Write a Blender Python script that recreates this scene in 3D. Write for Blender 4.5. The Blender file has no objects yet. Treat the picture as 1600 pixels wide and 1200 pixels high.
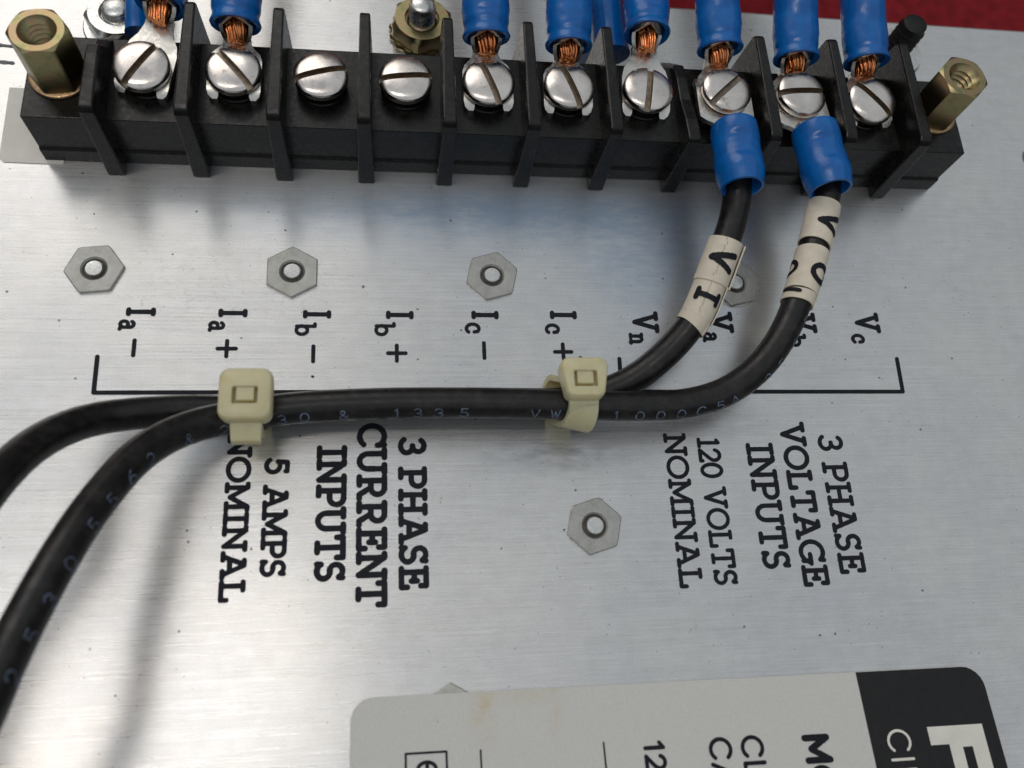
import bpy, bmesh, math, random
import numpy as np
from mathutils import Vector, Matrix

random.seed(7)
U = 0.001                      # everything below is written in millimetres
scene = bpy.context.scene
COL = scene.collection

# ------------------------------------------------------------------ camera
cam_d = bpy.data.cameras.new('camera')
cam_d.sensor_fit = 'HORIZONTAL'
cam_d.sensor_width = 36.0
cam_d.lens = 30.64
cam_d.clip_start = 0.002
cam_d.clip_end = 20.0
cam = bpy.data.objects.new('camera', cam_d)
COL.objects.link(cam)
R = ((0.989778, 0.001695, -0.142608), (-0.049605, 0.941586, -0.333098), (0.133713, 0.336767, 0.932045))
C = (36.2467, -68.9083, 108.1944)
cam.matrix_world = Matrix(((*R[0], C[0] * U), (*R[1], C[1] * U), (*R[2], C[2] * U), (0, 0, 0, 1)))
cam_d.dof.use_dof = True
cam_d.dof.focus_distance = 0.121
cam_d.dof.aperture_fstop = 24.0
scene.camera = cam

# ------------------------------------------------------------------ light of the room
world = bpy.data.worlds.new('World')
scene.world = world
world.use_nodes = True
wb = world.node_tree.nodes['Background']
wb.inputs[0].default_value = (0.96, 0.975, 1.0, 1)
wb.inputs[1].default_value = 0.10


def area(name, pos, target, sx, sy, power, color):
    d = bpy.data.lights.new(name, 'AREA')
    d.shape = 'RECTANGLE'
    d.size, d.size_y = sx, sy
    d.energy = power
    d.color = color
    o = bpy.data.objects.new(name, d)
    COL.objects.link(o)
    o.location = Vector(pos) * U
    v = (Vector(target) - Vector(pos)).normalized()
    o.rotation_euler = v.to_track_quat('-Z', 'Y').to_euler()
    return o


area('pale_ceiling_glow', (60, 60, 1900), (60, 60, 0), 5.2, 5.2, 31.0, (0.86, 0.94, 1.0))
area('ceiling_tube_near', (-400, -120, 1400), (17, -60, 0), 0.13, 0.70, 1.9, (1.0, 0.92, 0.85))
area('ceiling_tube_far', (-30, -60, 1400), (17, -60, 0), 0.16, 0.80, 0.22, (1.0, 0.92, 0.85))
area('window_light', (-480, 1120, 1000), (30, 0, 0), 0.9, 0.9, 4.0, (1.0, 0.93, 0.86))

vs = scene.view_settings
vs.view_transform = 'Standard'
vs.look = 'None'
vs.exposure = 0.12
vs.gamma = 1.0
vs.use_curve_mapping = False


# ------------------------------------------------------------------ materials
def new_mat(name):
    m = bpy.data.materials.new(name)
    m.use_nodes = True
    nt = m.node_tree
    b = nt.nodes['Principled BSDF']
    return m, nt, b


def coords(nt, sx=1.0, sy=1.0, sz=1.0):
    tc = nt.nodes.new('ShaderNodeTexCoord')
    mp = nt.nodes.new('ShaderNodeMapping')
    mp.inputs['Scale'].default_value = (1000 * sx, 1000 * sy, 1000 * sz)
    nt.links.new(tc.outputs['Object'], mp.inputs['Vector'])
    return mp.outputs[0]


def noise(nt, vec, scale, detail=3.0, rough=0.55):
    n = nt.nodes.new('ShaderNodeTexNoise')
    n.inputs['Scale'].default_value = scale
    n.inputs['Detail'].default_value = detail
    n.inputs['Roughness'].default_value = rough
    nt.links.new(vec, n.inputs['Vector'])
    return n.outputs['Fac']


def ramp(nt, fac, stops):
    r = nt.nodes.new('ShaderNodeValToRGB')
    e = r.color_ramp.elements
    while len(e) < len(stops):
        e.new(0.5)
    for k, (p, c) in enumerate(stops):
        e[k].position = p
        e[k].color = c if len(c) == 4 else (*c, 1)
    nt.links.new(fac, r.inputs[0])
    return r.outputs[0]


def g(v):
    return (v, v, v, 1)


def mix(nt, fac, a, b, mode='MIX'):
    m = nt.nodes.new('ShaderNodeMix')
    m.data_type = 'RGBA'
    m.blend_type = mode
    for s, v in ((m.inputs[0], fac), (m.inputs[6], a), (m.inputs[7], b)):
        if hasattr(v, 'links'):
            nt.links.new(v, s)
        elif isinstance(v, (int, float)):
            s.default_value = v
        else:
            s.default_value = v if len(v) == 4 else (*v, 1)
    return m.outputs[2]


def math_node(nt, op, a, b=None, clamp=False):
    m = nt.nodes.new('ShaderNodeMath')
    m.operation = op
    m.use_clamp = clamp
    for k, v in enumerate((a, b)):
        if v is None:
            continue
        if hasattr(v, 'links'):
            nt.links.new(v, m.inputs[k])
        else:
            m.inputs[k].default_value = v
    return m.outputs[0]


def bump(nt, b, height, dist, strength=1.0):
    n = nt.nodes.new('ShaderNodeBump')
    n.inputs['Strength'].default_value = strength
    n.inputs['Distance'].default_value = dist * U
    nt.links.new(height, n.inputs['Height'])
    nt.links.new(n.outputs[0], b.inputs['Normal'])
    return n


def simple(name, col, rough=0.4, metal=0.0, var=0.12, nscale=1.5, bumpd=0.0, bscale=4.0, spec=0.5, rvar=0.1, dust=None, wear=None, scratch=0.0):
    m, nt, b = new_mat(name)
    # every object takes another piece of the pattern
    info = nt.nodes.new('ShaderNodeObjectInfo')
    off = nt.nodes.new('ShaderNodeVectorMath')
    off.operation = 'ADD'
    nt.links.new(coords(nt), off.inputs[0])
    nt.links.new(math_node(nt, 'MULTIPLY', info.outputs['Random'], 83.0), off.inputs[1])
    v = off.outputs[0]
    f = noise(nt, v, nscale, 4.0)
    lo = tuple(c * (1 - var) for c in col)
    hi = tuple(min(1, c * (1 + var)) for c in col)
    c = ramp(nt, f, [(0.3, lo), (0.7, hi)])
    if wear:
        c = mix(nt, ramp(nt, noise(nt, v, wear[0], 6.0, 0.7), [(wear[1], g(0)), (wear[1] + 0.08, g(1))]), c, wear[2])
    if dust:
        c = mix(nt, math_node(nt, 'MULTIPLY', ramp(nt, noise(nt, v, dust[0], 8.0, 0.75), [(0.50, g(0)), (0.72, g(1))]), dust[1]), c, dust[2])
    nt.links.new(c, b.inputs['Base Color'])
    f2 = noise(nt, v, nscale * 1.7, 3.0)
    nt.links.new(ramp(nt, f2, [(0.3, g(max(0.02, rough - rvar))), (0.7, g(rough + rvar))]), b.inputs['Roughness'])
    b.inputs['Metallic'].default_value = metal
    b.inputs['Specular IOR Level'].default_value = spec
    if scratch:
        st = nt.nodes.new('ShaderNodeVectorMath')
        st.operation = 'MULTIPLY'
        st.inputs[1].default_value = (0.35, 7.0, 1.0)
        nt.links.new(v, st.inputs[0])
        bump(nt, b, noise(nt, st.outputs[0], 1.0, 4.0, 0.7), scratch)
    elif bumpd:
        bump(nt, b, noise(nt, v, bscale, 4.0), bumpd)
    return m


def panel_material():
    m, nt, b = new_mat('brushed_aluminium')
    v = coords(nt)
    sep = nt.nodes.new('ShaderNodeSeparateXYZ')
    nt.links.new(v, sep.inputs[0])
    x, y = sep.outputs[0], sep.outputs[1]
    brush = noise(nt, coords(nt, 0.035, 3.2, 1), 1.0, 5.0, 0.65)
    brush2 = noise(nt, coords(nt, 0.12, 9.0, 1), 1.0, 2.0, 0.6)
    grain = noise(nt, v, 5.5, 2.0, 0.7)
    cloud = noise(nt, v, 0.045, 4.0, 0.6)
    mott = noise(nt, v, 0.45, 5.0, 0.65)
    base = mix(nt, ramp(nt, brush, [(0.3, g(0)), (0.7, g(1))]), (0.70, 0.695, 0.69), (0.78, 0.775, 0.765))
    scr = ramp(nt, noise(nt, coords(nt, 0.03, 6.5, 1), 1.0, 2.0, 0.5), [(0.66, g(0)), (0.74, g(1))])
    base = mix(nt, math_node(nt, 'MULTIPLY', scr, 0.5), base, (0.90, 0.88, 0.82))
    base = mix(nt, 1.0, base, ramp(nt, brush2, [(0.28, g(0.90)), (0.72, g(1.06))]), 'MULTIPLY')
    base = mix(nt, 1.0, base, ramp(nt, grain, [(0.25, g(0.87)), (0.75, g(1.11))]), 'MULTIPLY')
    base = mix(nt, 1.0, base, ramp(nt, mott, [(0.3, (0.95, 0.94, 0.93)), (0.65, g(1.03))]), 'MULTIPLY')
    base = mix(nt, 1.0, base, ramp(nt, cloud, [(0.35, (0.93, 0.94, 0.96)), (0.65, (1.03, 1.02, 1.0))]), 'MULTIPLY')
    # blue marking dye rubbed into the metal in front of the terminal block
    def blob(cx, cy, rx, ry):
        dx = math_node(nt, 'DIVIDE', math_node(nt, 'SUBTRACT', x, cx), rx)
        dy = math_node(nt, 'DIVIDE', math_node(nt, 'SUBTRACT', y, cy), ry)
        d2 = math_node(nt, 'ADD', math_node(nt, 'MULTIPLY', dx, dx), math_node(nt, 'MULTIPLY', dy, dy))
        return math_node(nt, 'POWER', 2.718, math_node(nt, 'MULTIPLY', d2, -1.0))
    smear = noise(nt, coords(nt, 0.22, 0.75, 1), 1.0, 8.0, 0.78)
    dye = math_node(nt, 'MULTIPLY', math_node(nt, 'ADD', blob(48, -5.0, 27, 5.0), math_node(nt, 'ADD', blob(75, -12, 14, 9), math_node(nt, 'MULTIPLY', blob(62, -3, 42, 3.0), 0.6))),
                    ramp(nt, smear, [(0.28, g(0.30)), (0.70, g(1))]), True)
    base = mix(nt, math_node(nt, 'MULTIPLY', dye, 0.66), base, (0.23, 0.36, 0.54))
    # painted shade below the cable tie, with a fainter patch below the right-hand cable
    cable_shade = math_node(nt, 'MULTIPLY', math_node(nt, 'ADD', blob(59, -40.0, 9, 2.4), math_node(nt, 'MULTIPLY', blob(80, -36, 8, 2.6), 0.6)),
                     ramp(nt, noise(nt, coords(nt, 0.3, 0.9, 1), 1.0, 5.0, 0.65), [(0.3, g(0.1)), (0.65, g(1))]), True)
    base = mix(nt, math_node(nt, 'MULTIPLY', cable_shade, 0.62), base, (0.16, 0.18, 0.23))
    # specks of dirt
    clus = ramp(nt, noise(nt, v, 0.055, 4.0, 0.6), [(0.42, g(0.12)), (0.62, g(1))])
    def specks(scale, size, keep, col):
        nonlocal base
        vo = nt.nodes.new('ShaderNodeTexVoronoi')
        vo.inputs['Scale'].default_value = scale
        nt.links.new(v, vo.inputs['Vector'])
        wob = math_node(nt, 'MULTIPLY', noise(nt, v, 7.0, 2.0), size)
        near = math_node(nt, 'LESS_THAN', vo.outputs['Distance'], wob)
        sp = nt.nodes.new('ShaderNodeSeparateColor')
        nt.links.new(vo.outputs['Color'], sp.inputs[0])
        pick = math_node(nt, 'LESS_THAN', sp.outputs[0], math_node(nt, 'MULTIPLY', clus, keep))
        base = mix(nt, math_node(nt, 'MULTIPLY', math_node(nt, 'MULTIPLY', near, pick), 0.8), base, col)
    specks(0.40, 0.13, 0.60, (0.07, 0.065, 0.06))
    specks(1.05, 0.17, 0.50, (0.17, 0.14, 0.12))
    specks(0.13, 0.055, 0.6, (0.05, 0.04, 0.035))
    # brown handling grime, upper left
    grime_and_shade = math_node(nt, 'MULTIPLY', blob(16, -17, 26, 8), ramp(nt, noise(nt, v, 0.9, 6.0, 0.7), [(0.52, g(0)), (0.68, g(1))]), True)
    base = mix(nt, math_node(nt, 'MULTIPLY', grime_and_shade, 0.4), base, (0.36, 0.29, 0.24))
    nt.links.new(base, b.inputs['Base Color'])
    b.inputs['Metallic'].default_value = 0.85
    rr = ramp(nt, brush, [(0.25, g(0.25)), (0.75, g(0.32))])
    rr = mix(nt, dye, rr, g(0.42))
    nt.links.new(rr, b.inputs['Roughness'])
    b.inputs['Anisotropic'].default_value = 0.70
    b.inputs['Anisotropic Rotation'].default_value = 0.25
    tg = nt.nodes.new('ShaderNodeTangent')
    tg.direction_type = 'UV_MAP'
    tg.uv_map = 'UVMap'
    nt.links.new(tg.outputs[0], b.inputs['Tangent'])
    hsum = math_node(nt, 'ADD', brush2, math_node(nt, 'MULTIPLY', grain, 0.8))
    bump(nt, b, hsum, 0.010, 0.6)
    return m


MAT = {}
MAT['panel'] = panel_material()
MAT['red'] = simple('dark_red_surface', (0.20, 0.013, 0.018), 0.85, 0, 0.25, 0.4, 0.05, 1.5, 0.12)
MAT['ink'] = simple('screened_ink', (0.010, 0.011, 0.017), 0.62, 0, 0.3, 3.0, spec=0.25, wear=(2.6, 0.66, (0.10, 0.10, 0.11)))
MAT['black'] = simple('black_phenolic', (0.0065, 0.006, 0.0056), 0.30, 0, 0.45, 0.9, 0.007, 2.0, 0.34, 0.08, dust=(0.35, 0.55, (0.045, 0.040, 0.035)))
MAT['jacket'] = simple('black_vinyl_jacket', (0.009, 0.008, 0.008), 0.36, 0, 0.4, 0.5, 0.035, 0.9, 0.42, 0.10, dust=(0.5, 0.6, (0.048, 0.040, 0.036)))
MAT['nickel'] = simple('nickel_plate', (0.72, 0.665, 0.625), 0.24, 1.0, 0.14, 0.45, 0.0, 2.0, 0.5, 0.08, wear=(0.7, 0.60, (0.50, 0.42, 0.34)), scratch=0.006)
MAT['slot'] = simple('brassy_slot_metal', (0.30, 0.245, 0.19), 0.42, 1.0, 0.35, 1.6, 0.02, 3.0)
MAT['brass'] = simple('dull_brass', (0.50, 0.34, 0.20), 0.38, 1.0, 0.2, 1.5)
MAT['tin'] = simple('tinned_copper', (0.70, 0.675, 0.63), 0.33, 1.0, 0.10, 0.9, 0.03, 1.6)
MAT['copper'] = simple('bare_copper', (0.80, 0.30, 0.115), 0.25, 1.0, 0.25, 1.2)
MAT['steel'] = simple('zinc_steel', (0.66, 0.66, 0.64), 0.30, 1.0, 0.1, 1.2, 0.02, 2.0)
MAT['cream'] = simple('cream_marker_tube', (0.78, 0.70, 0.565), 0.62, 0, 0.07, 0.8, 0.02, 2.5, 0.3)
MAT['print'] = simple('faded_wire_print', (0.13, 0.17, 0.24), 0.6, 0, 0.7, 2.0)
MAT['brass_ink'] = simple('brown_crack', (0.36, 0.28, 0.20), 0.7, 0, 0.2, 2.0)
MAT['stud_black'] = simple('black_oxide', (0.012, 0.012, 0.012), 0.5, 0.3, 0.3, 1.5)
MAT['grime_and_shade'] = simple('thread_gap_shade', (0.085, 0.078, 0.065), 0.6, 0.4, 0.4, 1.5)  # dark tone painting the shade in the nut recesses
MAT['label_black'] = simple('label_black', (0.012, 0.0115, 0.012), 0.45, 0, 0.2, 1.0, spec=0.35)
MAT['grey_pen'] = simple('grey_pen', (0.16, 0.16, 0.18), 0.6, 0, 0.6, 2.5)
MAT['paper'] = simple('old_white_paper', (0.83, 0.80, 0.72), 0.6, 0, 0.05, 0.5)


def zinc_material():
    m, nt, b = new_mat('yellow_zinc_chromate')
    v = coords(nt)
    f = noise(nt, v, 0.55, 3.0)
    c = ramp(nt, f, [(0.30, (0.27, 0.26, 0.125)), (0.47, (0.37, 0.325, 0.17)), (0.60, (0.42, 0.28, 0.16)), (0.72, (0.36, 0.30, 0.20))])
    c = mix(nt, 1.0, c, ramp(nt, noise(nt, v, 7.0, 3.0), [(0.25, g(0.82)), (0.75, g(1.12))]), 'MULTIPLY')
    nt.links.new(c, b.inputs['Base Color'])
    b.inputs['Metallic'].default_value = 1.0
    b.inputs['Roughness'].default_value = 0.33
    bump(nt, b, noise(nt, v, 5.0, 3.0), 0.015)
    return m


def nut_material():
    m, nt, b = new_mat('dull_stainless')
    v = coords(nt)
    c = mix(nt, ramp(nt, noise(nt, v, 0.8, 4.0), [(0.3, g(0)), (0.7, g(1))]), (0.38, 0.375, 0.345), (0.50, 0.495, 0.465))
    c = mix(nt, 1.0, c, ramp(nt, noise(nt, v, 6.0, 2.0), [(0.25, g(0.84)), (0.75, g(1.12))]), 'MULTIPLY')
    nt.links.new(c, b.inputs['Base Color'])
    b.inputs['Metallic'].default_value = 0.85
    b.inputs['Roughness'].default_value = 0.42
    bump(nt, b, noise(nt, v, 5.0, 3.0), 0.02)
    return m


def blue_material():
    m, nt, b = new_mat('blue_vinyl')
    v = coords(nt)
    c = mix(nt, ramp(nt, noise(nt, v, 0.5, 3.0), [(0.3, g(0)), (0.7, g(1))]), (0.001, 0.102, 0.39), (0.002, 0.145, 0.49))
    nt.links.new(c, b.inputs['Base Color'])
    nt.links.new(ramp(nt, noise(nt, v, 1.2, 3.0), [(0.3, g(0.18)), (0.7, g(0.32))]), b.inputs['Roughness'])
    bump(nt, b, noise(nt, v, 0.8, 2.0), 0.012)
    return m


def nylon_material():
    m, nt, b = new_mat('aged_nylon')
    v = coords(nt)
    c = mix(nt, ramp(nt, noise(nt, v, 0.6, 3.0), [(0.3, g(0)), (0.7, g(1))]), (0.79, 0.70, 0.41), (0.87, 0.80, 0.53))
    nt.links.new(c, b.inputs['Base Color'])
    b.inputs['Roughness'].default_value = 0.38
    b.inputs['Subsurface Weight'].default_value = 0.6
    b.inputs['Subsurface Radius'].default_value = (0.0016, 0.0013, 0.0007)
    b.inputs['Subsurface Scale'].default_value = 1.0
    b.inputs['Transmission Weight'].default_value = 0.22
    b.inputs['IOR'].default_value = 1.5
    bump(nt, b, noise(nt, v, 1.5, 3.0), 0.03)
    return m


def sticker_material():
    m, nt, b = new_mat('white_polyester_label')
    v = coords(nt)
    sep = nt.nodes.new('ShaderNodeSeparateXYZ')
    nt.links.new(v, sep.inputs[0])
    x, y = sep.outputs[0], sep.outputs[1]
    base = mix(nt, ramp(nt, noise(nt, v, 6.0, 2.0), [(0.3, g(0)), (0.7, g(1))]), (0.64, 0.625, 0.59), (0.72, 0.705, 0.67))
    # yellowed glue stain
    def band(c, w, val):
        d = math_node(nt, 'ABSOLUTE', math_node(nt, 'SUBTRACT', val, c))
        return math_node(nt, 'SUBTRACT', 1.0, math_node(nt, 'DIVIDE', d, w), True)
    fade = band(24.7, 6.0, y)
    a = math_node(nt, 'MULTIPLY', math_node(nt, 'ADD', band(-24.7, 1.9, x), math_node(nt, 'MULTIPLY', band(-16.0, 1.2, x), 0.45), True), fade)
    a = math_node(nt, 'ADD', a, math_node(nt, 'MULTIPLY', math_node(nt, 'MULTIPLY', band(-20.0, 5.5, x), band(25.8, 1.8, y)), 0.5), True)
    a = math_node(nt, 'MULTIPLY', a, ramp(nt, noise(nt, v, 0.6, 5.0, 0.7), [(0.34, g(0)), (0.62, g(1))]))
    base = mix(nt, math_node(nt, 'MULTIPLY', a, 0.8), base, (0.62, 0.51, 0.26))
    vo = nt.nodes.new('ShaderNodeTexVoronoi')
    vo.inputs['Scale'].default_value = 0.4
    nt.links.new(v, vo.inputs['Vector'])
    sp = nt.nodes.new('ShaderNodeSeparateColor')
    nt.links.new(vo.outputs['Color'], sp.inputs[0])
    dot = math_node(nt, 'MULTIPLY', math_node(nt, 'LESS_THAN', vo.outputs['Distance'], 0.045), math_node(nt, 'LESS_THAN', sp.outputs[0], 0.35))
    base = mix(nt, dot, base, (0.12, 0.08, 0.05))
    nt.links.new(base, b.inputs['Base Color'])
    b.inputs['Roughness'].default_value = 0.45
    b.inputs['Specular IOR Level'].default_value = 0.35
    return m


MAT['zinc'] = zinc_material()
MAT['nut'] = nut_material()
MAT['blue'] = blue_material()
MAT['nylon'] = nylon_material()
MAT['sticker'] = sticker_material()


# ------------------------------------------------------------------ mesh helpers
class MB:
    """collects vertices (mm) and faces"""
    def __init__(self):
        self.v, self.f = [], []

    def add(self, verts, faces):
        o = len(self.v)
        self.v += [tuple(p) for p in verts]
        self.f += [tuple(i + o for i in f) for f in faces]

    def box(self, x0, x1, y0, y1, z0, z1):
        self.add([(x0, y0, z0), (x1, y0, z0), (x1, y1, z0), (x0, y1, z0), (x0, y0, z1), (x1, y0, z1), (x1, y1, z1), (x0, y1, z1)],
                 [(3, 2, 1, 0), (4, 5, 6, 7), (0, 1, 5, 4), (1, 2, 6, 5), (2, 3, 7, 6), (3, 0, 4, 7)])

    def prism(self, poly, z0, z1):
        n = len(poly)
        self.add([(x, y, z0) for x, y in poly] + [(x, y, z1) for x, y in poly],
                 [tuple(range(n))[::-1], tuple(range(n, 2 * n))] + [(i, (i + 1) % n, n + (i + 1) % n, n + i) for i in range(n)])

    def rings(self, rings, closed=True, cap0=False, cap1=False):
        n = len(rings[0])
        o = len(self.v)
        for r in rings:
            self.v += [tuple(p) for p in r]
        for k in range(len(rings) - 1):
            for i in range(n if closed else n - 1):
                a, b2 = o + k * n + i, o + k * n + (i + 1) % n
                self.f.append((a, b2, b2 + n, a + n))
        if cap0:
            self.f.append(tuple(range(o + n - 1, o - 1, -1)))
        if cap1:
            q = o + (len(rings) - 1) * n
            self.f.append(tuple(range(q, q + n)))

    def lathe(self, prof, seg=32, c=(0, 0, 0), cap0=False, cap1=False):
        self.rings([[(c[0] + r * math.cos(2 * math.pi * i / seg), c[1] + r * math.sin(2 * math.pi * i / seg), c[2] + z) for i in range(seg)] for r, z in prof], True, cap0, cap1)

    def xform(self, fn):
        self.v = [tuple(fn(p)) for p in self.v]
        return self

    def mesh(self, name, origin=(0, 0, 0), smooth=35):
        me = bpy.data.meshes.new(name)
        o = Vector(origin)
        me.from_pydata([tuple((Vector(p) - o) * U) for p in self.v], [], self.f)
        me.validate()
        bm = bmesh.new()
        bm.from_mesh(me)
        bmesh.ops.recalc_face_normals(bm, faces=bm.faces)
        bm.to_mesh(me)
        bm.free()
        if smooth:
            me.shade_smooth()
            me.set_sharp_from_angle(angle=math.radians(smooth))
        return me


def link(name, me, mat, parent=None, loc=(0, 0, 0), rotz=0.0, bevel=0.0, segs=2):
    o = bpy.data.objects.new(name, me)
    COL.objects.link(o)
    if mat is not None and not me.materials:
        me.materials.append(MAT[mat])
    o.location = Vector(loc) * U
    o.rotation_euler = (0, 0, rotz)
    if parent is not None:
        o.parent = parent
    if bevel:
        b = o.modifiers.new('edge', 'BEVEL')
        b.width = bevel * U
        b.segments = segs
        b.limit_method = 'ANGLE'
        b.angle_limit = math.radians(35)
        b.harden_normals = False
    return o


def tag(o, label, cat, group=None):
    o['label'] = label
    o['category'] = cat
    if group:
        o['group'] = group
    return o


def thing(name, label, cat, loc=(0, 0, 0), rotz=0.0, group=None):
    o = bpy.data.objects.new(name, None)
    COL.objects.link(o)
    o.location = Vector(loc) * U
    o.rotation_euler = (0, 0, rotz)
    o.empty_display_size = 0.003
    return tag(o, label, cat, group)


def copy_tree(o, parent=None):
    c = o.copy()
    COL.objects.link(c)
    c.parent = parent
    for ch in [x for x in list(bpy.data.objects) if x.parent == o]:
        copy_tree(ch, c)
    return c


# ------------------------------------------------------------------ lettering: monoline strokes with round ends
def arc(cx, cy, rx, ry, a0, a1, n=14):
    return [(cx + rx * math.cos(math.radians(a0 + (a1 - a0) * i / n)), cy + ry * math.sin(math.radians(a0 + (a1 - a0) * i / n))) for i in range(n + 1)]


S_CURVE = arc(0.33, 0.745, 0.235, 0.255, 25, 270, 12) + arc(0.33, 0.26, 0.27, 0.26, 88, -155, 12)
SLAB = {
    'I': (0.42, [[(.21, 0), (.21, 1)], [(.03, 0), (.39, 0)], [(.03, 1), (.39, 1)]]),
    'N': (0.90, [[(.16, 0), (.16, 1), (.76, 0), (.76, 1)], [(.02, 0), (.30, 0)], [(.02, 1), (.16, 1)], [(.62, 1), (.90, 1)]]),
    'M': (1.08, [[(.16, 0), (.16, 1), (.54, .16), (.92, 1), (.92, 0)], [(.02, 0), (.30, 0)], [(.78, 0), (1.06, 0)], [(.02, 1), (.16, 1)], [(.92, 1), (1.06, 1)]]),
    'O': (0.94, [arc(.47, .5, .44, .5, 0, 360, 30)]),
    '0': (0.66, [arc(.33, .5, .30, .5, 0, 360, 26)]),
    'A': (0.98, [[(.14, 0), (.46, 1), (.50, 1), (.84, 0)], [(.25, .33), (.73, .33)], [(.02, 0), (.28, 0)], [(.70, 0), (.96, 0)], [(.30, 1), (.50, 1)]]),
    'L': (0.76, [[(.18, 1), (.18, 0), (.70, 0), (.70, .26)], [(.04, 0), (.18, 0)], [(.04, 1), (.34, 1)]]),
    '5': (0.66, [[(.56, .93), (.56, 1), (.16, 1), (.13, .54)] + arc(.31, .325, .29, .325, 125, -150, 14)]),
    'P': (0.76, [[(.18, 0), (.18, 1), (.46, 1)] + arc(.46, .72, .25, .28, 90, -90, 10) + [(.18, .44)], [(.03, 0), (.36, 0)], [(.03, 1), (.18, 1)]]),
    'R': (0.88, [[(.18, 0), (.18, 1), (.46, 1)] + arc(.46, .73, .24, .27, 90, -90, 10) + [(.18, .46)], [(.44, .46), (.70, 0), (.84, 0)], [(.03, 0), (.34, 0)], [(.03, 1), (.18, 1)]]),
    'S': (0.70, [S_CURVE, [(.56, .86), (.575, 1)], [(.07, 0), (.08, .16)]]),
    'U': (0.92, [[(.17, 1), (.17, .36)] + arc(.46, .34, .29, .34, 180, 360, 12) + [(.75, .36), (.75, 1)], [(.02, 1), (.32, 1)], [(.60, 1), (.90, 1)]]),
    'T': (0.86, [[(.06, .76), (.06, 1), (.80, 1), (.80, .76)], [(.43, 1), (.43, 0)], [(.26, 0), (.60, 0)]]),
    'C': (0.86, [arc(.46, .5, .42, .5, 42, 318, 24), [(.775, .84), (.79, 1), (.80, .72)]]),
    'G': (0.92, [arc(.46, .5, .42, .5, 42, 340, 24), [(.55, .40), (.92, .40)], [(.80, .40), (.80, .06)], [(.775, .84), (.79, 1)]]),
    'E': (0.80, [[(.18, 0), (.18, 1)], [(.04, 1), (.68, 1), (.68, .78)], [(.18, .52), (.50, .52)], [(.50, .40), (.50, .64)], [(.04, 0), (.72, 0), (.72, .24)]]),
    'H': (0.92, [[(.18, 0), (.18, 1)], [(.74, 0), (.74, 1)], [(.18, .5), (.74, .5)], [(.03, 0), (.33, 0)], [(.59, 0), (.89, 0)], [(.03, 1), (.33, 1)], [(.59, 1), (.89, 1)]]),
    '3': (0.66, [arc(.32, .75, .24, .25, 150, -90, 12) + arc(.32, .26, .28, .26, 90, -155, 12)]),
    '2': (0.64, [arc(.31, .70, .26, .30, 165, -20, 12) + [(.46, .46), (.05, 0), (.59, 0), (.59, .10)]]),
    'V': (0.92, [[(.14, 1), (.46, 0), (.78, 1)], [(.0, 1), (.30, 1)], [(.64, 1), (.92, 1)]]),
    '1': (0.42, [[(.21, 0), (.21, 1), (.08, .92)], [(.03, 0), (.39, 0)]]),
    'a': (0.80, [[(.12, .86)] + arc(.36, .74, .26, .26, 120, 0, 8) + [(.62, .10), (.70, 0), (.80, 0)], [(.62, .58), (.36, .58)] + arc(.36, .29, .28, .29, 90, 270, 10) + [(.48, .04), (.62, .2)]]),
    'b': (0.80, [[(.02, 1), (.18, 1), (.18, .02)], arc(.45, .30, .29, .30, 0, 360, 20)]),
    'c': (0.74, [arc(.40, .5, .36, .5, 50, 318, 18), [(.62, .86), (.66, .62)]]),
    'n': (0.94, [[(.02, 1), (.20, 1), (.20, 0)], [(.20, .62)] + arc(.49, .66, .27, .34, 160, 0, 8) + [(.76, 0)], [(.04, 0), (.36, 0)], [(.60, 0), (.92, 0)]]),
    '+': (1.0, [[(.5, 0), (.5, 1)], [(0, .5), (1, .5)]]),
    '-': (1.0, [[(0, .5), (1, .5)]]),
}
SANS = {
    'M': (0.92, [[(.08, 0), (.08, 1), (.46, .22), (.84, 1), (.84, 0)]]),
    'O': (0.92, [arc(.46, .5, .42, .5, 0, 360, 26)]),
    'C': (0.84, [arc(.46, .5, .42, .5, 40, 320, 22)]),
    'L': (0.60, [[(.08, 1), (.08, 0), (.56, 0)]]),
    'A': (0.86, [[(.04, 0), (.43, 1), (.82, 0)], [(.17, .34), (.69, .34)]]),
    '1': (0.42, [[(.06, .80), (.28, 1), (.28, 0)]]),
    '2': (0.66, [arc(.33, .70, .27, .30, 165, -20, 12) + [(.50, .44), (.06, 0), (.62, 0)]]),
    'I': (0.26, [[(.13, 0), (.13, 1)]]),
    'R': (0.76, [[(.10, 0), (.10, 1), (.46, 1)] + arc(.46, .74, .24, .26, 90, -90, 10) + [(.10, .48)], [(.44, .48), (.70, 0)]]),
    'e': (0.80, [[(.06, .52), (.74, .52)] + arc(.40, .5, .34, .5, 2, 318, 20)]),
    'V': (0.86, [[(.05, 1), (.43, 0), (.81, 1)]]),
    'W': (1.10, [[(.05, 1), (.30, 0), (.55, .85), (.80, 0), (1.05, 1)]]),
    '3': (0.66, [arc(.32, .75, .24, .25, 150, -90, 10) + arc(.32, .26, .28, .26, 90, -155, 10)]),
    '5': (0.66, [[(.56, 1), (.16, 1), (.13, .54)] + arc(.31, .325, .29, .325, 125, -150, 12)]),
    '0': (0.66, [arc(.33, .5, .28, .5, 0, 360, 20)]),
    '6': (0.66, [arc(.33, .3, .28, .3, 0, 360, 18), [(.06, .34), (.20, .75), (.50, 1)]]),
    '&': (0.80, [[(.78, 0), (.22, .70)] + arc(.36, .80, .17, .20, 200, -20, 8) + [(.14, .34)] + arc(.34, .22, .26, .22, 150, 330, 8) + [(.74, .44)]]),
    '-': (0.5, [[(.05, .5), (.45, .5)]]),
    ' ': (0.6, []),
}


ZC = [0]


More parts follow.
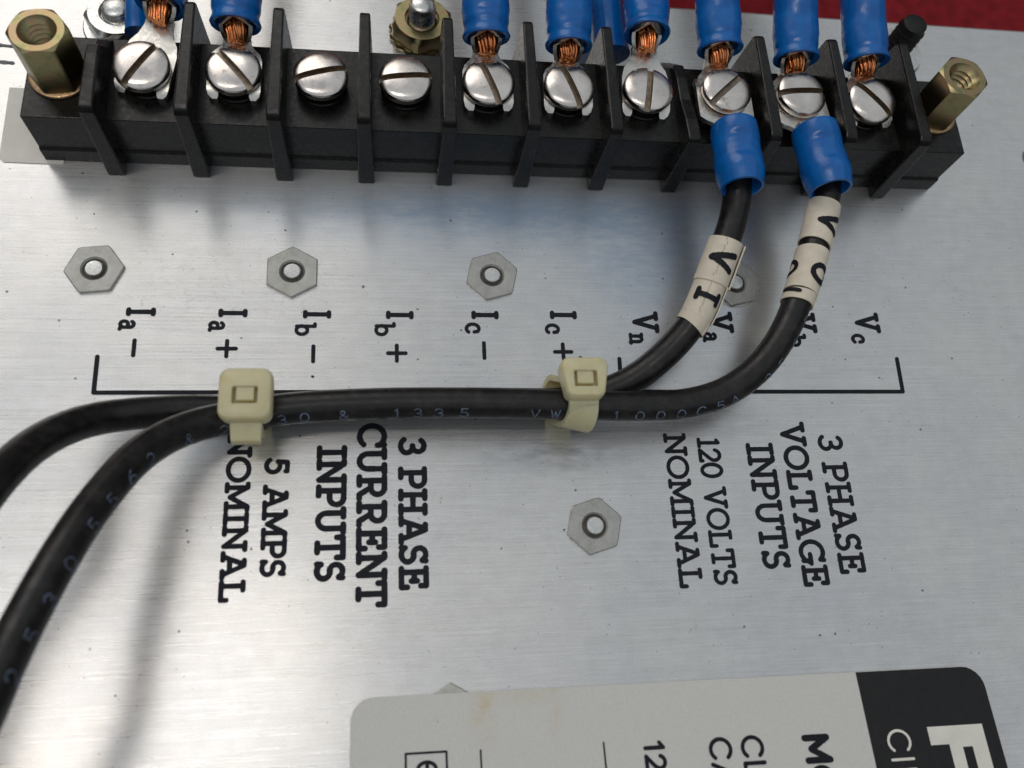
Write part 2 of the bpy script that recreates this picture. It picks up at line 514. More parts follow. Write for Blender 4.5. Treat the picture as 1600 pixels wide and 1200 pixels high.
def stroke_mesh(mb, pts, w, z, step=0.35, jitter=0.0):
    """ribbon of width w along the polyline pts (2D, mm), round caps and corners, at height z"""
    P = [pts[0]]
    for a, b in zip(pts[:-1], pts[1:]):
        L = math.hypot(b[0] - a[0], b[1] - a[1])
        if L < 1e-6:
            continue
        n = max(1, int(L / step))
        P += [(a[0] + (b[0] - a[0]) * i / n, a[1] + (b[1] - a[1]) * i / n) for i in range(1, n + 1)]
    runs, cur = [], [P[0]]
    for i in range(1, len(P)):
        cur.append(P[i])
        if i < len(P) - 1:
            a = math.atan2(P[i][1] - P[i - 1][1], P[i][0] - P[i - 1][0])
            b = math.atan2(P[i + 1][1] - P[i][1], P[i + 1][0] - P[i][0])
            d = abs((b - a + math.pi) % (2 * math.pi) - math.pi)
            if d > 0.6:
                runs.append(cur)
                cur = [P[i]]
    runs.append(cur)
    zz = lambda: z + 0.00012 * (ZC[0] % 400)
    for r in runs:
        if len(r) < 2:
            continue
        vs_, n = [], len(r)
        ZC[0] += 1
        for i in range(n):
            a, b = r[max(0, i - 1)], r[min(n - 1, i + 1)]
            dx, dy = b[0] - a[0], b[1] - a[1]
            L = math.hypot(dx, dy) or 1
            h = w / 2 * (1 + random.uniform(-jitter, jitter))
            vs_ += [(r[i][0] - dy / L * h, r[i][1] + dx / L * h, zz()), (r[i][0] + dy / L * h, r[i][1] - dx / L * h, zz())]
        mb.add(vs_, [(2 * i, 2 * i + 1, 2 * i + 3, 2 * i + 2) for i in range(n - 1)])
        for e in (r[0], r[-1]):
            ZC[0] += 1
            mb.add([(e[0] + w / 2 * math.cos(t * math.pi / 6), e[1] + w / 2 * math.sin(t * math.pi / 6), zz()) for t in range(12)], [tuple(range(12))])
    return 0


def glyph_run(text, font, gap=0.10, space=0.45):
    """[(strokes, x offset)] and the total width in units of the cap height"""
    out, x = [], 0.0
    for ch in text:
        if ch == ' ' and font is SLAB:
            x += space
            continue
        w, st = font[ch]
        out.append((st, x))
        x += w + gap
    return out, x - gap


def text_on_panel(text, x0, x1, y0, y1, w, z=0.02, font=SLAB, gap=0.10):
    """text reads towards -Y, its top points to +X; baseline at x0, cap line at x1"""
    mb = MB()
    run, tot = glyph_run(text, font, gap)
    sx = (y0 - y1 - w) / tot
    hh = (x1 - x0) - w
    k = 0
    for st, ox in run:
        for line in st:
            pts = [(x0 + w / 2 + gy * hh, y0 - w / 2 - (gx + ox) * sx) for gx, gy in line]
            k += stroke_mesh(mb, pts, w, z + 0.0004 * k, 0.3, 0.05)
    return mb


def glyph_in_box(ch, x0, x1, y0, y1, w, z=0.02, font=SLAB):
    mb = MB()
    gw, st = font[ch]
    k = 0
    for line in st:
        xs = x0 + w / 2
        pts = [(xs + gy * (x1 - x0 - w), y0 - w / 2 - gx / gw * (y0 - y1 - w)) for gx, gy in line]
        k += stroke_mesh(mb, pts, w, z + 0.0004 * k, 0.3, 0.05)
    return mb


# ------------------------------------------------------------------ setting: red surface and aluminium panel
mb = MB()
mb.box(-900, 1100, -900, 1100, -36, -30)
t = link('table', mb.mesh('table'), 'red')
t['kind'] = 'structure'
tag(t, 'dark red surface beyond the rear edge of the aluminium panel', 'table')

mb = MB()
PX0, PX1, PY0 = -90.0, 230.0, -170.0
rear = [(PX0, 36.25), (PX1, 34.1)]
top = [(PX0, PY0), (PX1, PY0), rear[1], rear[0]]
mb.prism(top, -30, 0)
me = mb.mesh('panel', smooth=0)
uv = me.uv_layers.new(name='UVMap')
for lp in me.loops:
    co = me.vertices[lp.vertex_index].co
    uv.data[lp.index].uv = (co.x * 3, co.y * 3)
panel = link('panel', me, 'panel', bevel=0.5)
panel['kind'] = 'structure'
tag(panel, 'brushed aluminium equipment panel with black screened lettering', 'panel')


def letters(name, mb_, mat='ink', parent=None, origin=(0, 0, 0)):
    return link(name, mb_.mesh(name, origin, smooth=0), mat, parent)


LINES = [('NOMINAL', 16.65, 19.75, -36.5, -57.6, .62), ('5 AMPS', 21.2, 24.35, -39.75, -54.9, .62), ('INPUTS', 27.55, 31.35, -38.3, -55.7, .74),
         ('CURRENT', 32.5, 36.35, -35.4, -58.8, .75), ('3 PHASE', 37.65, 41.35, -37.2, -56.95, .72),
         ('NOMINAL', 72.8, 75.95, -37.2, -57.85, .54), ('120 VOLTS', 77.4, 80.6, -37.85, -57.7, .51), ('INPUTS', 84.2, 88.05, -38.65, -55.95, .62),
         ('VOLTAGE', 89.35, 93.0, -35.8, -58.3, .63), ('3 PHASE', 94.6, 98.3, -37.5, -56.85, .60)]
for s, a, b_, c, d, w in LINES:
    letters('lettering', text_on_panel(s, a, b_, c, d, w), parent=panel)
TERMS = [('I', 3.05, 6.73, -19.57, -20.95), ('a', 2.24, 4.41, -21.20, -22.95), ('-', 4.21, 4.72, -23.97, -26.58),
         ('I', 14.52, 18.24, -19.64, -20.98), ('a', 13.33, 15.51, -21.29, -23.01), ('+', 14.45, 17.27, -23.98, -26.68),
         ('I', 25.30, 29.01, -19.71, -21.05), ('b', 24.28, 27.17, -21.49, -23.64), ('-', 26.55, 27.05, -24.68, -27.35),
         ('I', 36.19, 39.90, -19.69, -21.04), ('b', 34.64, 37.50, -21.34, -23.62), ('+', 36.18, 39.05, -24.52, -27.26),
         ('I', 47.70, 51.45, -19.56, -20.93), ('c', 46.72, 48.92, -21.29, -23.15), ('-', 49.00, 49.52, -24.10, -26.82),
         ('I', 58.58, 62.37, -19.43, -20.83), ('c', 57.72, 59.87, -21.33, -23.13), ('+', 58.65, 61.50, -24.21, -27.02),
         ('V', 70.19, 73.99, -19.41, -22.78), ('n', 69.50, 71.58, -22.66, -24.56), ('V', 81.40, 84.95, -19.34, -22.70), ('a', 80.15, 82.29, -22.38, -24.10),
         ('V', 103.5, 107.32, -19.24, -22.55), ('c', 102.45, 104.55, -22.56, -24.31), ('V', 93.9, 97.5, -19.35, -22.62), ('b', 93.0, 95.6, -22.63, -24.85)]
for ch, a, b_, c, d in TERMS:
    big = ch in 'IV'
    letters('lettering', glyph_in_box(ch, a, b_, c, d, 0.64 if big else (0.54 if ch in '+-' else 0.50)), parent=panel)
mb = MB()
stroke_mesh(mb, [(0.2, -26.5), (0.25, -31.3), (62.4, -31.3), (62.4, -26.5)], 0.56, 0.02, 1.0, 0.03)
letters('bracket_line', mb, parent=panel)
mb = MB()
stroke_mesh(mb, [(67.85, -26.6), (67.7, -31.38), (108.75, -31.5), (108.9, -26.5)], 0.56, 0.02, 1.0, 0.03)
letters('bracket_line', mb, parent=panel)
mb = MB()
stroke_mesh(mb, [(26.75, -29.15), (26.85, -29.2)], 0.30, 0.02)
letters('ink_dot', mb, parent=panel)
for (xa, ya, xb, yb) in ((-30, 21.6, -15.6, 20.5), (-30, 18.4, -15.6, 17.7)):
    mb = MB()
    stroke_mesh(mb, [(xa, ya), (xb, yb)], 0.55, 0.02, 0.5, 0.25)
    letters('pen_mark', mb, 'grey_pen', parent=panel)

# paper label under the end of the terminal block
mb = MB()
mb.prism([(-15.2, 2.1), (-14.6, 1.5), (-7, 1.4), (-7, 13.5), (-15.4, 13.5)], 0.01, 0.13)
tag(link('paper_label', mb.mesh('paper_label', smooth=0), 'paper'), 'small cream paper label sticking out from under the terminal block end', 'label')


# ------------------------------------------------------------------ flush hexagonal clinch nuts in the panel
def hex_r(a, t, rot):
    k = (math.degrees(t) - rot) % 60 - 30
    return a / math.cos(math.radians(k))


def hex_rings(mb_, a, rot, levels, seg=48):
    """levels: (kind, r, z): 'h' hexagon of apothem r, 'c' circle"""
    rings = []
    for kind, r, z in levels:
        rings.append([((hex_r(r, 2 * math.pi * i / seg, rot) if kind == 'h' else r) * math.cos(2 * math.pi * i / seg),
                       (hex_r(r, 2 * math.pi * i / seg, rot) if kind == 'h' else r) * math.sin(2 * math.pi * i / seg), z) for i in range(seg)])
    mb_.rings(rings)


NUTS = [((-1.35, -14.35), 6, 'flush hex nut left of the Ia- marking, below the block end', 1.0),
        ((23.75, -14.3), 30, 'flush hex nut above the Ib- marking', 1.0),
        ((50.75, -14.4), 17, 'flush hex nut above the Ic- marking', 1.0),
        ((86.0, -14.9), 15, 'flush hex nut half hidden beside the V1 marker tubes', 1.0),
        ((62.4, -49.5), 17, 'flush hex nut between the two blocks of large lettering', 1.0),
        ((43.6, -71.2), 30, 'flush hex nut peeking out from under the white nameplate', 1.0)]
for (nx, ny), rot, lab, s in NUTS:
    th = thing('hex_nut', lab, 'nut', (nx, ny, 0), group='flush hex nuts in the panel')
    flat = ny < -60
    mb = MB()
    hz_ = 0.07 if flat else 0.46
    hex_rings(mb, 3.05, rot, [('h', 3.30, 0.006), ('h', 3.27, hz_ - 0.06), ('h', 3.17, hz_), ('c', 1.72, hz_), ('c', 1.50, hz_ * 0.55), ('c', 1.46, 0.012)])
    link('hex_collar', mb.mesh('hex_collar', smooth=0), 'nut', th)
    if not flat:
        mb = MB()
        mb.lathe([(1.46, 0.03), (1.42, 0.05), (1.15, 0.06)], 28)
        link('thread_shade_ring', mb.mesh('thread_shade_ring'), 'grime_and_shade', th)  # dark ring, shade around the screw end put into its colour
        mb = MB()
        mb.lathe([(1.17, 0.02), (1.15, 0.46), (1.03, 0.60), (0.45, 0.62), (0.02, 0.62)], 28)
        link('screw_end', mb.mesh('screw_end', smooth=30), 'steel', th)
        if nx > 80:
            mb = MB()
            n = 40
            mb.rings([[(r * math.cos(2 * math.pi * i / n) - .25, r * math.sin(2 * math.pi * i / n) + .15, z) for i in range(n)] for r, z in ((3.98, 0.003), (3.92, 0.018), (3.80, 0.005))])
            link('swage_ring', mb.mesh('swage_ring'), 'nut', th)

# ------------------------------------------------------------------ terminal block
P = 11.11
SY = 8.8
block = thing('terminal_block', 'long black ten-way barrier terminal block fixed across the panel', 'terminal block', (55.5, 8.6, 0))
BO = (55.5, 8.6, 0)


def bl(x, y, z=0):
    return (x - BO[0], y - BO[1], z - BO[2])


prof = [(2.0, 0.0), (2.0, 2.5), (2.3, 2.7), (2.3, 9.2), (15.0, 9.2), (15.0, 2.7), (15.3, 2.5), (15.3, 0.0)]
mb = MB()
x0, x1 = -9.35, 120.4
n = len(prof)
mb.add([(x0, y, z + 0.02) for y, z in prof] + [(x1, y, z + 0.02) for y, z in prof],
       [tuple(range(n)), tuple(range(2 * n - 1, n - 1, -1))] + [(i, n + i, n + (i + 1) % n, (i + 1) % n) for i in range(n)])
link('block_body', mb.mesh('block_body', BO, smooth=0), 'black', block, bevel=0.16)


def barrier_mesh(name, outline):
    """outline: (y, z) polygon, thickness tapers upwards"""
    m_ = MB()
    def h(y, z):
        return 1.16 - 0.26 * z / 14 - 0.012 * y
    n_ = len(outline)
    m_.add([(-h(y, z), y, z + 0.03) for y, z in outline] + [(h(y, z), y, z + 0.03) for y, z in outline],
           [tuple(range(n_))[::-1], tuple(range(n_, 2 * n_))] + [(i, (i + 1) % n_, n_ + (i + 1) % n_, n_ + i) for i in range(n_)])
    return m_.mesh(name, smooth=0)


full = barrier_mesh('barrier', [(0, 0), (0.35, 13.1), (0.75, 13.75), (1.4, 14.0), (17.0, 14.0), (17.5, 13.8), (17.9, 13.2), (19.6, 0)])
snap_rear = barrier_mesh('barrier_rear_snapped', [(0, 0), (0.35, 13.1), (0.75, 13.75), (1.4, 14.0), (8.6, 14.0), (10.3, 13.6), (12.0, 11.2), (13.6, 10.6), (16.2, 7.6), (18.9, 5.5), (19.6, 0)])
snap_top = barrier_mesh('barrier_top_snapped', [(0, 0), (0.3, 12.3), (0.6, 12.7), (4.0, 12.3), (8.0, 11.2), (12.0, 10.9), (14.6, 10.3), (16.6, 8.2), (18.9, 5.7), (19.6, 0)])
for i in range(11):
    me = snap_rear if i == 0 else snap_top if i == 7 else full
    o = link('barrier', me, 'black', block, bl(i * P + (0.15 if i in (3, 8) else 0), 0.0 + random.uniform(-.12, .12)), rotz=random.uniform(-.008, .008), bevel=0.22, segs=2)
    if i == 0:
        o['label'] = 'end barrier with its rear corner snapped off'
    if i == 7:
        o['label'] = 'barrier with its top edge broken away'

# round bosses with metal bushings
mb = MB()
mb.lathe([(3.35, 9.15), (3.35, 9.55), (3.2, 9.7), (2.5, 9.7), (2.5, 9.5), (1.0, 9.5)], 32)
boss = mb.mesh('boss')
mb = MB()
mb.lathe([(2.4, 9.4), (2.4, 10.0), (2.25, 10.1), (1.5, 10.1)], 28)
bush = mb.mesh('bushing')
for i in range(10):
    link('boss', boss, 'black', block, bl((i + .5) * P, SY))
    link('bushing', bush, 'brass', block, bl((i + .5) * P, SY))


# slotted binding-head screws
def slotted_head():
    m_ = MB()
    prof_ = [(1.55, -1.0), (1.75, -0.85), (1.55, -0.7), (1.75, -0.55), (1.55, -0.4), (1.75, -0.25), (1.6, -0.05), (1.6, 0.0), (3.25, 0.0), (3.46, 0.08), (3.54, 0.25), (3.54, 1.0)]
    for k in range(1, 15):
        a_ = k / 14 * math.pi / 2
        # rounded shoulder running into a low dome
        u_ = k / 14
        prof_.append((max(0.02, 3.54 * (1 - u_ ** 1.6)) if k > 1 else 3.50, 1.0 + 0.72 * (1 - (1 - u_) ** 2.3)))
    m_.lathe(prof_, 56)
    me_ = m_.mesh('head_raw')
    bm_ = bmesh.new()
    bm_.from_mesh(me_)
    bmesh.ops.remove_doubles(bm_, verts=bm_.verts, dist=0.05 * U)
    bmesh.ops.holes_fill(bm_, edges=[e for e in bm_.edges if e.is_boundary])
    bmesh.ops.recalc_face_normals(bm_, faces=bm_.faces)
    bm_.to_mesh(me_)
    bm_.free()
    a_ = bpy.data.objects.new('head_raw', me_)
    COL.objects.link(a_)
    me_.materials.append(MAT['nickel'])
    c_ = MB()
    c_.box(-6, 6, -0.44, 0.44, 0.62, 4)
    cm = c_.mesh('cut', smooth=0)
    cm.materials.append(MAT['slot'])
    b_ = bpy.data.objects.new('cut', cm)
    COL.objects.link(b_)
    md = a_.modifiers.new('slot', 'BOOLEAN')
    md.operation = 'DIFFERENCE'
    md.object = b_
    md.solver = 'EXACT'
    md.material_mode = 'TRANSFER'
    dg = bpy.context.evaluated_depsgraph_get()
    out = bpy.data.meshes.new_from_object(a_.evaluated_get(dg))
    bpy.data.objects.remove(a_)
    bpy.data.objects.remove(b_)
    out.shade_smooth()
    out.set_sharp_from_angle(angle=math.radians(28))
    out.name = 'terminal_screw'
    return out


HEAD = slotted_head()
LUGZ = 10.1                       # underside of the lug tongues
SLOT = [58, -50, 17, 7, -70, -70, 80, 44, 6, -48]
HZ = [11.0, 11.0, 10.75, 10.75, 11.0, 11.0, 11.0, 11.75, 11.75, 11.0]
TILT = [(0.06, -.05), (0, .03), (0, 0), (0, 0), (.02, 0), (0, .02), (.02, .02), (.05, .03), (.06, .05), (.05, .06)]
for i in range(10):
    o = link('terminal_screw', HEAD, None, block, bl((i + .5) * P + (-.25 if i == 0 else 0), SY, HZ[i]), bevel=0.06)
    o.rotation_euler = (TILT[i][0], TILT[i][1], math.radians(SLOT[i]))


# ------------------------------------------------------------------ yellow zinc standoffs at both ends
def standoff_meshes(rot):
    m_ = MB()
    a_, L = 3.17, 7.7
    lev = [('c', 2.9, 0.0), ('h', a_ - .12, 0.0), ('h', a_, 0.2), ('h', a_, L - 0.30)]
    seg = 72
    rings = []
    for kind, r, z in lev:
        rings.append([((hex_r(r, 2 * math.pi * i / seg, rot) if kind == 'h' else r) * math.cos(2 * math.pi * i / seg),
                       (hex_r(r, 2 * math.pi * i / seg, rot) if kind == 'h' else r) * math.sin(2 * math.pi * i / seg), z) for i in range(seg)])
    ch = []
    for i in range(seg):
        t_ = 2 * math.pi * i / seg
        ch.append(((a_ - .10) * 1.02 * math.cos(t_), (a_ - .10) * 1.02 * math.sin(t_), L))
    # chamfered corners: lower the hexagon edge where it sticks out beyond the circle
    rings[-1] = [(p[0], p[1], L - 0.05 - 0.55 * (math.hypot(p[0], p[1]) - a_)) for p in rings[-1]]
    rings.append(ch)
    m_.rings(rings)
    prof_ = [((a_ - .10) * 1.02, L), (2.30, L), (2.00, L - 0.40)]
    z = L - 0.35
    while z > 1.5:
        prof_ += [(1.55, z - 0.40), (2.02, z - 0.80)]
        z -= 0.80
    prof_ += [(0.02, z)]
    m_.lathe(prof_, seg)
    body_ = m_.mesh('hex_post', smooth=30)
    m_ = MB()
    m_.lathe([(2.8, -0.45), (3.75, -0.45), (3.85, -0.3), (3.75, -0.1), (3.55, 0.0), (2.8, 0.0)], 48)
    return body_, m_.mesh('washer')


for x, rot, lab in ((-5.25, 8, 'yellow zinc hex standoff on the unlabelled end of the block nearest Ia-'), (116.5, -14, 'brassy hex standoff on the block end nearest Vc')):
    th = thing('hex_standoff', lab, 'standoff', (x, SY + (0.0 if x < 0 else 0.4), 9.7), group='hex standoffs at the block ends')
    a, b_ = standoff_meshes(rot)
    link('hex_post', a, 'zinc', th)
    link('washer', b_, 'brass', th)


# ------------------------------------------------------------------ swept tubes
def catmull(pts, step=0.5):
    P_ = [np.array(p, float) for p in pts]
    P_ = [2 * P_[0] - P_[1]] + P_ + [2 * P_[-1] - P_[-2]]
    out = []
    for i in range(1, len(P_) - 2):
        p0, p1, p2, p3 = P_[i - 1:i + 3]
        t0 = 0.0
        t1 = t0 + max(1e-6, np.linalg.norm(p1 - p0)) ** .5
        t2 = t1 + max(1e-6, np.linalg.norm(p2 - p1)) ** .5
        t3 = t2 + max(1e-6, np.linalg.norm(p3 - p2)) ** .5
        m_ = max(2, int(np.linalg.norm(p2 - p1) / step))
        for k in range(m_):
            t_ = t1 + (t2 - t1) * k / m_
            A1 = (t1 - t_) / (t1 - t0) * p0 + (t_ - t0) / (t1 - t0) * p1
            A2 = (t2 - t_) / (t2 - t1) * p1 + (t_ - t1) / (t2 - t1) * p2
            A3 = (t3 - t_) / (t3 - t2) * p2 + (t_ - t2) / (t3 - t2) * p3
            B1 = (t2 - t_) / (t2 - t0) * A1 + (t_ - t0) / (t2 - t0) * A2
            B2 = (t3 - t_) / (t3 - t1) * A2 + (t_ - t1) / (t3 - t1) * A3
            out.append((t2 - t_) / (t2 - t1) * B1 + (t_ - t1) / (t2 - t1) * B2)
    out.append(P_[-2])
    return np.array(out)


class Path:
    def __init__(self, pts, step=0.5, smooth=6):
        q_ = catmull(pts, step)
        for _ in range(smooth):
            q_[1:-1] = 0.25 * q_[:-2] + 0.5 * q_[1:-1] + 0.25 * q_[2:]
        self.p = q_
        self.s = np.concatenate([[0], np.cumsum(np.linalg.norm(np.diff(q_, axis=0), axis=1))])
        self.L = self.s[-1]

    def at(self, s):
        return np.array([np.interp(s, self.s, self.p[:, k]) for k in range(3)])

    def frame(self, s):
        T = self.at(min(self.L, s + 0.4)) - self.at(max(0, s - 0.4))
        T /= np.linalg.norm(T)
        up = np.array([0, -0.12, 1.0])
        N = up - up.dot(T) * T
        N /= np.linalg.norm(N)
        return T, N, np.cross(T, N)

    def on(self, s, phi, r):
        T, N, B_ = self.frame(s)
        return self.at(s) + r * (math.cos(phi) * N + math.sin(phi) * B_)

    def nearest(self, pt):
        return self.s[np.argmin(np.linalg.norm(self.p - np.array(pt), axis=1))]


def tube(path, r, s0=0, s1=None, seg=24, step=0.6, cap=True, rfun=None):
    m_ = MB()
    s1 = path.L if s1 is None else s1
    n_ = max(2, int((s1 - s0) / step))
    rings = []
    for i in range(n_ + 1):
        s = s0 + (s1 - s0) * i / n_
        rr = r if rfun is None else rfun((s - s0) / (s1 - s0))
        T, N, B_ = path.frame(s)
        c_ = path.at(s)
        rings.append([tuple(c_ + rr * (math.cos(2 * math.pi * k / seg) * N + math.sin(2 * math.pi * k / seg) * B_)) for k in range(seg)])
    m_.rings(rings, True, cap, cap)
    return m_


# ------------------------------------------------------------------ crimp lugs and cables
def fork_tongue(stretch=1.0, square=False):
    """flat fork, screw at the origin, wire towards +y; tips curl down"""
    m_ = MB()
    right = [(1.95, -3.7), (1.95, -3.0), (1.95, -2.2), (1.95, -1.0), (1.95, 0.0), (1.7, 1.0), (1.0, 1.7), (0, 1.95)]
    outer = [(0, 5.6), (1.75, 5.6), (1.8, 4.9), (2.25, 4.1), (3.0, 3.35), (3.35, 2.4), (3.4, 0.0), (3.4, -1.0), (3.4, -2.2), (3.25, -3.0), (2.9, -3.7)]
    def dz(y):
        return -0.50 * max(0, -y - 1.5) ** 1.4
    st = lambda y: y if y < 2.0 else 2.0 + (y - 2.0) * stretch
    for s in (1, -1):
        poly = [(s * x, y) for x, y in right[::-1]] + [(s * x, y) for x, y in reversed(outer)][:]
        # strip between inner and outer outlines
        inn = [(2.1, -3.15), (1.95, -2.8), (1.95, -2.2), (1.95, -1.0), (1.95, 0.0), (1.7, 1.0), (1.0, 1.7), (0.4, 1.93), (0, 1.95), (0, 3.0), (0, 5.6)]
        out_ = [(2.75, -3.15), (3.2, -2.8), (3.4, -2.2), (3.4, -1.0), (3.4, 0.0), (3.38, 1.6), (3.35, 2.4), (3.0, 3.35), (2.25, 4.1), (1.8, 4.9), (1.75, 5.6)]
        if square:
            out_ = [(3.3, -3.7), (3.7, -3.0), (3.95, -2.2), (3.95, -1.0), (3.95, 0.0), (3.95, 1.6), (3.95, 2.9), (3.9, 4.0), (3.2, 4.6), (2.2, 5.1), (1.75, 5.6)]
        for za, zb in ((0.0, 0.8),):
            vs_ = []
            for (xi, yi), (xo, yo) in zip(inn, out_):
                vs_ += [(s * xi, st(yi), za + dz(yi)), (s * xo, st(yo), za + dz(yo)), (s * xo, st(yo), zb + dz(yo)), (s * xi, st(yi), zb + dz(yi))]
            k_ = len(inn)
            fs = [(0, 1, 2, 3), (4 * (k_ - 1) + 3, 4 * (k_ - 1) + 2, 4 * (k_ - 1) + 1, 4 * (k_ - 1))]
            for i in range(k_ - 1):
                for e in range(4):
                    fs.append((4 * i + e, 4 * i + (e + 1) % 4, 4 * (i + 1) + (e + 1) % 4, 4 * (i + 1) + e))
            m_.add(vs_, fs)
    return m_


def barrel(y0=5.2, y1=15.5):
    """half-open throat rising from the tongue into a closed tube"""
    m_ = MB()
    rings = []
    seg = 28
    ys = [y0 - 0.6 + 2.6 * k / 12 for k in range(13)] + [y0 + 2.4, y1]
    openang = [150 - 62 * (k / 12) ** 1.2 for k in range(13)] + [0.5, 0.5]
    for y, oa in zip(ys, openang):
        ring_o, ring_i = [], []
        for k in range(seg + 1):
            a_ = math.radians(90 + oa + (360 - 2 * oa) * k / seg)
            ring_o.append((2.15 * math.cos(a_), y, 2.15 + 2.15 * math.sin(a_)))
            ring_i.append((1.65 * math.cos(a_), y, 2.15 + 1.65 * math.sin(a_)))
        rings.append(ring_o + ring_i[::-1])
    m_.rings(rings, True, True, True)
    return m_


def strands(y0, y1, nstr, seed):
    m_ = MB()
    rnd = random.Random(seed)
    pos = [(0, 0)] + [(0.62 * math.cos(k * math.pi / 3), 0.62 * math.sin(k * math.pi / 3)) for k in range(6)] + [(1.18 * math.cos(k * math.pi / 6), 1.18 * math.sin(k * math.pi / 6)) for k in range(12)]
    pos = [(0.46 * (a_ + b_ / 2), 0.46 * b_ * 0.866) for a_ in range(-3, 4) for b_ in range(-3, 4) if abs(a_ + b_) <= 3]
    for (px, pz) in pos:
        tw = rnd.uniform(0.10, 0.22)
        e = y0 + rnd.uniform(-0.18, 0.18) - 0.25 * pz
        rings = []
        for k in range(7):
            y = e + (y1 - e) * k / 6
            a_ = tw * (y - y1)
            sq = 0.74 if k < 2 else 0.84
            cx = (px * math.cos(a_) - pz * math.sin(a_)) * sq
            cz = 1.95 + (px * math.sin(a_) + pz * math.cos(a_)) * sq - (0.45 if k == 0 else 0.2 if k == 1 else 0.05)
            rings.append([(cx + 0.225 * math.cos(q_ * math.pi / 4), y, cz + 0.225 * math.sin(q_ * math.pi / 4)) for q_ in range(8)])
        m_.rings(rings, True, True, True)
    return m_


def blue_sleeve(y0, y1, seed, bell=True):
    rnd = random.Random(seed)
    m_ = MB()
    L = y1 - y0
    seg = 48
    prof_ = []
    ph = rnd.uniform(0, 6)
    for k in range(47):
        t_ = k / 46
        r = 3.12
        if bell:
            r = 3.10 + 0.10 * math.sin(math.pi * min(1, t_ / 0.35)) - 0.08 * math.exp(-((t_ - 0.42) / 0.12) ** 2) + 0.18 * math.exp(-((t_ - 0.76) / 0.18) ** 2) - 0.25 * max(0, t_ - 0.80) / 0.20
        else:
            r = 3.10 + 0.22 * math.exp(-(t_ / 0.05) ** 2) - 0.14 * math.exp(-((t_ - 0.13) / 0.05) ** 2) + 0.03 * math.sin(t_ * 34 + ph) * math.exp(-((t_ - 0.35) / 0.25) ** 2) - 0.10 * math.exp(-((t_ - 0.55) / 0.1) ** 2)
        if k == 0:
            r -= 0.16
        prof_.append((r, y0 + L * t_, t_))
    prof_ = [(2.35, y0 + 1.6, 0), (2.55, y0 + 0.25, 0), (2.75, y0 + 0.02, 0)] + prof_ + [(2.55, y1 + 0.05, 1), (2.30, y1 - 0.3, 1), (2.2, y1 - 3.0, 1)]
    dents = [(rnd.uniform(.30, .36), rnd.uniform(1.35, 1.75), .20), (rnd.uniform(.52, .60), rnd.uniform(1.4, 1.8), .14)] if bell else [(rnd.uniform(.28, .34), rnd.uniform(1.3, 1.8), .14), (rnd.uniform(.46, .54), rnd.uniform(1.3, 1.8), .12)]
    def dent(t_, a_):
        return sum(dp * math.exp(-((t_ - tc) / .055) ** 2 - ((a_ - ac) / .55) ** 2) for tc, ac, dp in dents)
    rings = []
    for r, y, t_ in prof_:
        flat = 0.10 * math.exp(-((t_ - 0.45) / 0.22) ** 2)
        rings.append([((r - dent(t_, 2 * math.pi * k / seg)) * (1 + flat * .7) * math.cos(2 * math.pi * k / seg), y, 2.15 + (r - dent(t_, 2 * math.pi * k / seg)) * (1 - flat) * math.sin(2 * math.pi * k / seg)) for k in range(seg)])
    m_.rings(rings)
    return m_


def lug_xform(origin, yaw, pitch, hinge=4.6, zbase=LUGZ):
    """local lug coordinates -> world mm: pitch bends everything beyond the hinge up"""
    cy, sy = math.cos(yaw), math.sin(yaw)
    def fn(p):
        x, y, z = p
        if y > hinge - 1.5:
            k = min(1.0, (y - hinge + 1.5) / 3.0)
            a_ = pitch * k
            dy, dz_ = y - hinge, z
            if dy > 0:
                y, z = hinge + dy * math.cos(a_) - dz_ * math.sin(a_), dz_ * math.cos(a_) + dy * math.sin(a_)
        return (origin[0] + x * cy - y * sy, origin[1] + x * sy + y * cy, zbase + z + origin[2])
    return fn


def make_cable(label, idx, yaw, pitch, sy0, sy1, zoff=0.0, path=None, seed=0, bell=False, cat='cable', group=None, roll=0.0):
    sx = (idx + .5) * P
    org = (sx, SY, zoff)
    th = thing('cable', label, cat, (sx, SY, LUGZ), group=group)
    o3 = (sx, SY, LUGZ)
    fn = lug_xform(org, yaw, pitch)
    m_ = fork_tongue(max(0.9, (sy0 - 1.0 - 2.0) / 3.6), bell)
    b_ = barrel(sy0 - 1.9, sy1 - 2)
    m_.add(b_.v, b_.f)
    link('lug', m_.xform(fn).mesh('lug', o3, smooth=40), 'tin', th)
    m_ = strands(sy0 - (0.5 if bell else 2.0), sy0 + 2.5, 19, seed)
    st = link('strands', m_.xform(fn).mesh('strands', o3, smooth=60), 'copper', th)
    st['kind'] = 'stuff'
    link('insulation_sleeve', blue_sleeve(sy0, sy1, seed, bell).xform(fn).mesh('insulation_sleeve', o3, smooth=50), 'blue', th)
    if path is None:
        a_, b2, c2 = fn((0, sy1 - 3, 2.15)), fn((0, sy1, 2.15)), fn((0, sy1 + 8, 2.15))
        path = Path([a_, b2, c2, (c2[0], c2[1] + 20, c2[2] + 5), (c2[0] + 2, c2[1] + 45, c2[2] - 4), (c2[0] + 4, c2[1] + 58, -12), (c2[0] + 6, c2[1] + 66, -27.9), (c2[0] + 8, c2[1] + 120, -27.9)], 2.0)
    link('jacket', tube(path, 1.93).mesh('jacket', o3, smooth=60), 'jacket', th)
    return th, path, o3


